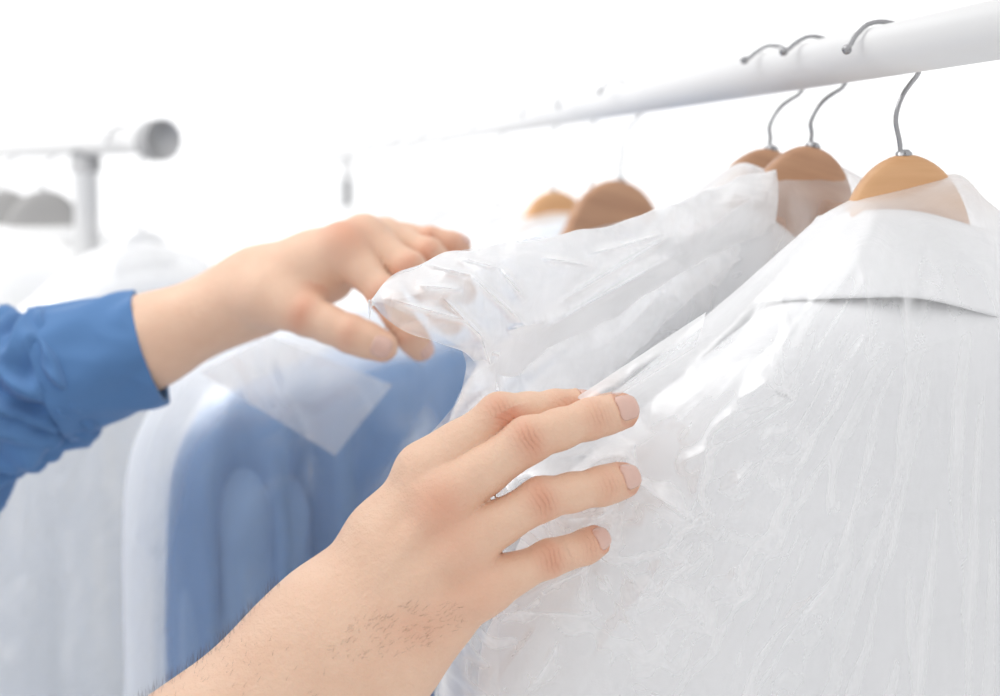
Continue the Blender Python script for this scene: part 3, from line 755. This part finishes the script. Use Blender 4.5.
# trunk, neck and head (beyond the picture's left edge)
ch0 = (shR+shL)/2
def sdfT(P):
    c = ch0+np.array([-.02, 0, 0])
    d = capsule(P, c+[0, -.11, -.06], c+[0, .11, -.06], .095, .095)
    d = smin(d, capsule(P, c+[0, -.08, -.12], c+[0, -.05, -.52], .105, .10), .06); d = smin(d, capsule(P, c+[0, .08, -.12], c+[0, .05, -.52], .105, .10), .06)
    d = smin(d, capsule(P, shR+[-.01, .03, 0], shR, .058, .055), .05); d = smin(d, capsule(P, shL+[-.01, -.03, 0], shL, .058, .055), .05)
    d = smin(d, capsule(P, c+[0, 0, 0], c+[.015, 0, .16], .060, .055), .04)
    return d
def sdfH(P):
    c = ch0+np.array([-.02, 0, 0]); h = c+np.array([.03, 0, .25])
    d = capsule(P, c+[0, 0, .02], c+[.015, 0, .17], .058, .055)
    e = capsule(P, h+[-.012, 0, .03], h+[.005, 0, .0], .086, .078); d = smin(d, e, .02)
    d = smin(d, capsule(P, h+[.045, 0, -.06], h+[.03, 0, -.03], .038, .055), .03)
    d = smin(d, capsule(P, h+[.098, 0, .01], h+[.112, 0, -.018], .006, .012), .012)
    for s in (-1, 1): d = smin(d, capsule(P, h+[0, s*.080, .012], h+[-.006, s*.086, -.015], .012, .008), .006)
    d = smin(d, capsule(P, h+[.088, -.02, -.052], h+[.088, .02, -.052], .007, .007), .008)
    return d

def bounds(spec, pad):
    Q = [q for c in spec['palm'] for q in (c[0], c[1])]+[p for ch in spec['fingers'] for p, r in ch]
    Q = np.array(Q); return Q.min(0)-pad, Q.max(0)+pad
lo, hi = bounds(specR, .06); VR, FR = surface_nets(sdfR, lo, hi, .0014)
VR = project(sdfR, VR, 2); VR, FR = subdiv(VR, FR); VR = project(sdfR, VR, 2)
NR = grad(sdfR, VR); NR /= np.linalg.norm(NR, axis=1)[:, None]
cuR = np.zeros(len(VR)); cwR = np.zeros(len(VR)); flushR = np.zeros(len(VR)); dR = np.zeros(len(VR))
def joint_detail(ch, V, N, flush, disp, seed, cu, cw):
    for j, (amp, wdt, cnt) in ((1, (.00038, .0075, 4)), (2, (.00022, .0050, 3))):
        p = np.asarray(ch[j][0]); r = ch[j][1]; ax = np.asarray(ch[j+1][0])-np.asarray(ch[j-1][0]); ax /= np.linalg.norm(ax)
        dv = V-p; u = dv@ax; rr_ = np.linalg.norm(dv-u[:, None]*ax, axis=1)
        m = (np.abs(u) < .012) & (rr_ < r*1.6)
        dor = np.clip(N@TOCAM, 0, 1)**1.2
        side = np.cross(ax, TOCAM); side /= np.linalg.norm(side); sv = dv@side
        win = np.exp(-(u/.0055)**2)*dor*m*np.clip(1.15-np.abs(sv)/r, 0, 1)
        bow = u*1000*(1-.22*(sv/r)**2)+.5*np.sin(sv*420+seed)
        cu[m] = bow[m]; cw[m] = np.maximum(cw[m], (win*(1 if j == 1 else .75))[m])
        disp += (.0005 if j == 1 else .0002)*np.exp(-(u/.007)**2)*dor*m
        flush += (.85 if j == 1 else .5)*np.exp(-(u/.0068)**2)*m*dor
    t = np.asarray(ch[3][0]); d = np.linalg.norm(V-t, axis=1)
    flush += .6*np.exp(-((d)/.009)**2)
for i, ch in enumerate((R_ix, R_md, R_rg, R_lt)):
    joint_detail(ch, VR, NR, flushR, dR, i*2.1, cuR, cwR)
    p = ch[0][0]+TOCAM*.012; flushR += (.0, .8, .35, .3)[i]*np.exp(-(np.linalg.norm(VR-p, axis=1)/.012)**2)
p = at(392, 632, .838); dv = VR-p; axh = (RT*.85+UP*.35)/np.linalg.norm(RT*.85+UP*.35)
u = dv@axh; q = np.linalg.norm(dv-u[:, None]*axh, axis=1)
flushR += 1.05*np.exp(-(u/.026)**2-(q/.011)**2)
xs_, ys_ = VR@RT, VR@UP
dR += .00012*perlin(xs_*500, ys_*500, 3)*np.clip(NR@TOCAM, 0, 1)
# fine creases over the wrist
dR -= .00014*(ridged((xs_*.6+ys_*.8)*160, (xs_*.8-ys_*.6)*420, 8)-.4)*np.clip(NR@TOCAM, 0, 1)*np.exp(-(np.linalg.norm(VR-at(380, 640, .84), axis=1)/.05)**2)
def nail_frame(ch, back, ln, wd, toward):
    dip, tipp = np.asarray(ch[2][0]), np.asarray(ch[3][0]); r = ch[3][1]
    ax = tipp-dip; ax /= np.linalg.norm(ax); dz = toward-ax*(toward@ax); dz /= np.linalg.norm(dz); sd = np.cross(ax, dz)
    return tipp, ax, dz, sd, r, back, ln, wd
NAILS = [(R_ix, -.0070, .0120, .0058, TOCAM*.7+UP*.7), (R_md, -.0080, .0128, .0064, TOCAM*.96+UP*.20), (R_rg, -.0078, .0124, .0061, TOCAM*.96+UP*.20), (R_lt, -.0066, .0104, .0051, TOCAM*.96+UP*.20+RT*.15)]
for ch, back, ln, wd, tw in NAILS:          # soft fold of skin round each nail
    tp, ax, dz, sd = nail_frame(ch, back, ln, wd, tw)[:4]; q = VR-tp; a, b, c = q@ax, q@sd, q@dz
    k = (np.abs((a-back-ln/2)/(ln/2))**3+np.abs(b/wd)**3)**(1/3.)
    ok = (c > 0)*(np.linalg.norm(q, axis=1) < .016)
    dR += ok*(.00045*np.exp(-((k-1.22)/.13)**2)-.00035*(k < 1.02))*np.clip((back+ln*.95-a)/.002, 0, 1)
    flushR += ok*.55*np.exp(-((k-1.10)/.10)**2)
VR = VR+NR*dR[:, None]
lo, hi = bounds(specL, .06); VL, FL = surface_nets(sdfL, lo, hi, .0021)
VL = project(sdfL, VL, 2); NL = grad(sdfL, VL); NL /= np.linalg.norm(NL, axis=1)[:, None]
cuL = np.zeros(len(VL)); cwL = np.zeros(len(VL)); flushL = np.zeros(len(VL)); dL = np.zeros(len(VL))
for i, ch in enumerate((L_ix, L_md, L_rg, L_lt, thL)): joint_detail(ch, VL, NL, flushL, dL, i, cuL, cwL)
flushL += .8*np.exp(-(np.linalg.norm(VL-at(345, 232, 1.10), axis=1)/.014)**2)
VL = VL+NL*dL[:, None]
def sdfB(P): return np.minimum(sdfT(P), sdfH(P))
VT, FT = surface_nets(lambda P: smin(sdfT(P)+.006, sdfH(P), .01), ch0+[-.20, -.34, -.70], ch0+[.20, .34, .42], .008)
Vb = np.concatenate([VR, VL, VT]); Fb = np.concatenate([FR, FL+len(VR), FT+len(VR)+len(VL)])
fl = np.clip(np.concatenate([flushR, flushL, np.zeros(len(VT))]), 0, 1.2)

m, t, pbs = new_mat('skin')
atn = t.nodes.new('ShaderNodeAttribute'); atn.attribute_name = 'flush'
tcn = t.nodes.new('ShaderNodeTexCoord')
nz = t.nodes.new('ShaderNodeTexNoise'); nz.inputs['Scale'].default_value = 60; nz.inputs['Detail'].default_value = 6; nz.inputs['Roughness'].default_value = .65
t.links.new(tcn.outputs['Object'], nz.inputs['Vector'])
mx0 = t.nodes.new('ShaderNodeMix'); mx0.data_type = 'RGBA'; mx0.inputs[6].default_value = (.745, .465, .325, 1); mx0.inputs[7].default_value = (.86, .62, .465, 1)
t.links.new(nz.outputs['Fac'], mx0.inputs[0])
mx1 = t.nodes.new('ShaderNodeMix'); mx1.data_type = 'RGBA'; mx1.inputs[7].default_value = (.66, .25, .15, 1)
fm = t.nodes.new('ShaderNodeMath'); fm.operation = 'MULTIPLY'; fm.inputs[1].default_value = .66
t.links.new(atn.outputs['Fac'], fm.inputs[0])
fm2 = t.nodes.new('ShaderNodeMath'); fm2.operation = 'MULTIPLY'; mrn = t.nodes.new('ShaderNodeMapRange'); mrn.inputs[3].default_value = .55; mrn.inputs[4].default_value = 1.45
t.links.new(nz.outputs['Fac'], mrn.inputs[0]); t.links.new(fm.outputs[0], fm2.inputs[0]); t.links.new(mrn.outputs[0], fm2.inputs[1])
t.links.new(fm2.outputs[0], mx1.inputs[0]); t.links.new(mx0.outputs[2], mx1.inputs[6]); t.links.new(mx1.outputs[2], pbs.inputs['Base Color'])
pbs.inputs['Roughness'].default_value = .52; pbs.inputs['Specular IOR Level'].default_value = .35
pbs.inputs['Subsurface Weight'].default_value = .10; pbs.inputs['Subsurface Radius'].default_value = (1.0, .35, .2); pbs.inputs['Subsurface Scale'].default_value = .006
vo = t.nodes.new('ShaderNodeTexVoronoi'); vo.inputs['Scale'].default_value = 1100
n2 = t.nodes.new('ShaderNodeTexNoise'); n2.inputs['Scale'].default_value = 420; n2.inputs['Detail'].default_value = 4
t.links.new(tcn.outputs['Object'], vo.inputs['Vector']); t.links.new(tcn.outputs['Object'], n2.inputs['Vector'])
ad = t.nodes.new('ShaderNodeMath'); ad.operation = 'MULTIPLY_ADD'; ad.inputs[1].default_value = .5
t.links.new(vo.outputs['Distance'], ad.inputs[0]); t.links.new(n2.outputs['Fac'], ad.inputs[2])
# knuckle creases: thin grooves along a smooth per-joint coordinate (millimetres)
au = t.nodes.new('ShaderNodeAttribute'); au.attribute_name = 'crease_along'; aw = t.nodes.new('ShaderNodeAttribute'); aw.attribute_name = 'crease_weight'
def mth(op, a, b=None):
    n = t.nodes.new('ShaderNodeMath'); n.operation = op
    for i, v in enumerate((a, b)):
        if v is None: continue
        if isinstance(v, (int, float)): n.inputs[i].default_value = v
        else: t.links.new(v, n.inputs[i])
    return n.outputs[0]
n3 = t.nodes.new('ShaderNodeTexNoise'); n3.inputs['Scale'].default_value = 260; n3.inputs['Detail'].default_value = 2; t.links.new(tcn.outputs['Object'], n3.inputs['Vector'])
uu = mth('ADD', mth('MULTIPLY', au.outputs['Fac'], PI/2.1), mth('MULTIPLY', n3.outputs['Fac'], 3.2))
gr = mth('MULTIPLY', mth('POWER', mth('ABSOLUTE', mth('COSINE', uu)), 7.0), aw.outputs['Fac'])
hgt = mth('SUBTRACT', mth('MULTIPLY', ad.outputs[0], .42), mth('MULTIPLY', gr, .42))
mx2 = t.nodes.new('ShaderNodeMix'); mx2.data_type = 'RGBA'; mx2.inputs[7].default_value = (.50, .20, .12, 1)
t.links.new(mth('MULTIPLY', gr, .22), mx2.inputs[0]); t.links.new(mx1.outputs[2], mx2.inputs[6]); t.links.new(mx2.outputs[2], pbs.inputs['Base Color'])
bp = t.nodes.new('ShaderNodeBump'); bp.inputs['Strength'].default_value = .8; bp.inputs['Distance'].default_value = .0009
t.links.new(hgt, bp.inputs['Height']); t.links.new(bp.outputs[0], pbs.inputs['Normal'])
M_skin = m
M_nail = plain('nail', (.72, .47, .39), .15, noise=.04, nscale=300, spec=.6)
M_hair = plain('dark_hair', (.09, .05, .035), .5, noise=.1, nscale=100)

person = tag(empty('person', (ch0[0], ch0[1], 0)), 'person in a rolled blue sleeve feeling garments in film, both hands reaching in', 'person')
po = np.array([ch0[0], ch0[1], 0.0])
body = mesh_obj('body', Vb-po, Fb, M_skin, person)
a_ = body.data.attributes.new('flush', 'FLOAT', 'POINT')
if len(a_.data) == len(fl): a_.data.foreach_set('value', fl.astype(np.float32))
for nm_, ar in (('crease_along', np.concatenate([cuR, cuL, np.zeros(len(VT))])), ('crease_weight', np.concatenate([cwR, cwL, np.zeros(len(VT))]))):
    a_ = body.data.attributes.new(nm_, 'FLOAT', 'POINT')
    if len(a_.data) == len(ar): a_.data.foreach_set('value', ar.astype(np.float32))
def make_nail(fr, sdf, lift=.0006):
    tp, ax, dz, sd, r, back, ln, wd = fr
    n, k = 25, 25; u = np.linspace(-1, 1, n); v = np.linspace(0, 1, k); U, Vg = np.meshgrid(u, v)
    # rounded outline: narrower at the root, round at the free edge
    wv = wd*np.sqrt(np.clip(1-np.abs((Vg-.52)/.56)**3.2, 0, 1))
    ang_ = U*wv/r*.92
    base = tp+ax*(back+ln*Vg)[..., None]*1.0
    P = base+dz*(np.cos(ang_)*r)[..., None]+sd*(np.sin(ang_)*r)[..., None]
    P = P.reshape(-1, 3); P = project(sdf, P, 3); g = grad(sdf, P); g /= np.linalg.norm(g, axis=1)[:, None]
    edge = (1-np.abs(U.ravel())**6)*(1-np.abs(2*Vg.ravel()-1)**8)
    P = P+g*(lift*edge-.0002)[:, None]+g*(.0003*Vg.ravel()**2)[:, None]
    o = mesh_obj('fingernail', P-po, grid_faces(n, k), M_nail, person)
    md = o.modifiers.new('solid', 'SOLIDIFY'); md.thickness = .0004; md.offset = 0
    return o
up1 = TOCAM*.96+UP*.20
for a_n in NAILS: make_nail(nail_frame(*a_n), sdfR)
make_nail(nail_frame(thL, -.0050, .0120, .0070, TOCAM*.85-UP*.1+RT*.1), sdfL)
make_nail(nail_frame(L_ix, -.0045, .0108, .0058, TOCAM*.8+RT*.5), sdfL)
make_nail(nail_frame(L_lt, -.0040, .0092, .0048, UP*.7+TOCAM*.5), sdfL)
# short dark hairs on the near forearm
rs = np.random.RandomState(4)
cd_ = VR-CAM; dep = cd_@FW; pxv = 500+F_PX*(cd_@RT)/dep; pyv = 348-F_PX*(cd_@UP)/dep
face = NR@TOCAM
reg = ((pxv < 300) & (pyv > 585) & (face > -.3) & (face < .35)) | ((np.hypot((pxv-395)/70, (pyv-632+.25*(pxv-395))/26) < 1) & (face > .3)) | ((pxv < 330) & (pyv > 640) & (face > .3) & (rs.rand(len(VR)) < .15))
reg = reg & (pxv > 60)
idx = rs.choice(np.nonzero(reg)[0], 1500, replace=False)
hv, hf = [], []
arm_ax = (elbR-wA)/np.linalg.norm(elbR-wA)
for i in idx:
    p0 = VR[i]; nn = NR[i]; outl = face[i] < .35
    L_ = rs.uniform(.003, .0065) if outl else rs.uniform(.0015, .0035)
    dr_ = arm_ax*-.55+nn*(.9 if outl else .35)+rs.normal(0, .25, 3)+(UP*.3 if outl else 0); dr_ /= np.linalg.norm(dr_)
    s1_ = np.cross(dr_, nn+1e-3); s1_ /= np.linalg.norm(s1_); s2_ = np.cross(dr_, s1_); b = len(hv); rh = .00004
    bend = -arm_ax*.0008
    for q_, rr_ in ((0, rh), (.55, rh*.8)):
        c_ = p0+dr_*L_*q_+bend*q_*q_
        for k in range(3):
            an = k*2*PI/3; hv.append(c_+rr_*(s1_*math.cos(an)+s2_*math.sin(an)))
    hv.append(p0+dr_*L_+bend)
    for k in range(3):
        k2 = (k+1) % 3; hf.append((b+k, b+k2, b+3+k2, b+3+k)); hf.append((b+3+k, b+3+k2, b+6))
ho = mesh_obj('arm_hair', np.array(hv)-po, hf, M_hair, person); ho['kind'] = 'stuff'

# clothing: the far sleeve with its rolled cuff, and the rest of the shirt
def fold_tube(path, radii, n, m, seed, amp, flat=1.0, sharp=None):
    P = smooth_path(path, m); t = np.linspace(0, 1, m); R = np.interp(t, np.linspace(0, 1, len(radii)), radii)
    T = np.gradient(P, axis=0); T /= np.linalg.norm(T, axis=1)[:, None]; N = np.cross(T[0], UP); N /= np.linalg.norm(N); V = []
    a = np.linspace(0, 2*PI, n, endpoint=False)
    for i in range(m):
        N = N-T[i]*N.dot(T[i]); N /= np.linalg.norm(N); B = np.cross(T[i], N)
        L_ = t[i]*np.linalg.norm(P[-1]-P[0])
        ca, sa = np.cos(a), np.sin(a)
        dd = amp*(perlin(ca*1.6+L_*14+sa*.8, sa*1.6-L_*22, seed)+.6*(ridged(ca*1.5+L_*26, sa*1.5+L_*17, seed+1)-.4))
        r = R[i]+dd*(1 if sharp is None else min(1, t[i]/sharp))
        V.append(P[i]+(r*ca)[:, None]*N+(r*sa)[:, None]*B)
    return np.concatenate(V), grid_faces(n, m, True)
V, F_ = fold_tube([at(78, 366, 1.13), at(20, 392, 1.13), at(-60, 432, 1.135), elbL, elbL*.5+shL*.5, shL+np.array([0, -.01, 0])], [.0345, .041, .046, .056, .062, .072], 120, 200, 5, .013, sharp=.03)
slL = mesh_obj('shirt_sleeve', V-po, F_, M_sleeve, person); thicken(slL, .001)
V, F_ = fold_tube([at(150, 345, 1.13), at(113, 356, 1.13), at(52, 376, 1.13)], [.0315, .0335, .0385], 96, 60, 9, .0022)
cf = mesh_obj('rolled_cuff', V-po, F_, M_sleeve, person); thicken(cf, .0035)
V, F_ = fold_tube([elbR+(wA-elbR)*.12, elbR, elbR*.5+shR*.5, shR+np.array([0, .01, 0])], [.047, .056, .062, .072], 90, 110, 15, .006)
o = mesh_obj('shirt_sleeve', V-po, F_, M_sleeve, person); thicken(o, .001)
VS, FS = surface_nets(lambda P: np.maximum(sdfT(P)-.010, P[:, 2]-(shR[2]+.075)), ch0+[-.22, -.36, -.62], ch0+[.22, .36, .2], .008)
o = mesh_obj('shirt_trunk', VS-po, FS, M_sleeve, person)
VH, FH = surface_nets(lambda P: np.maximum(sdfH(P)-.010, (P-ch0)@np.array([.75, 0, -.66])+.115), ch0+[-.2, -.2, .1], ch0+[.2, .2, .45], .006)
mesh_obj('hair', VH-po, FH, M_hair, person)
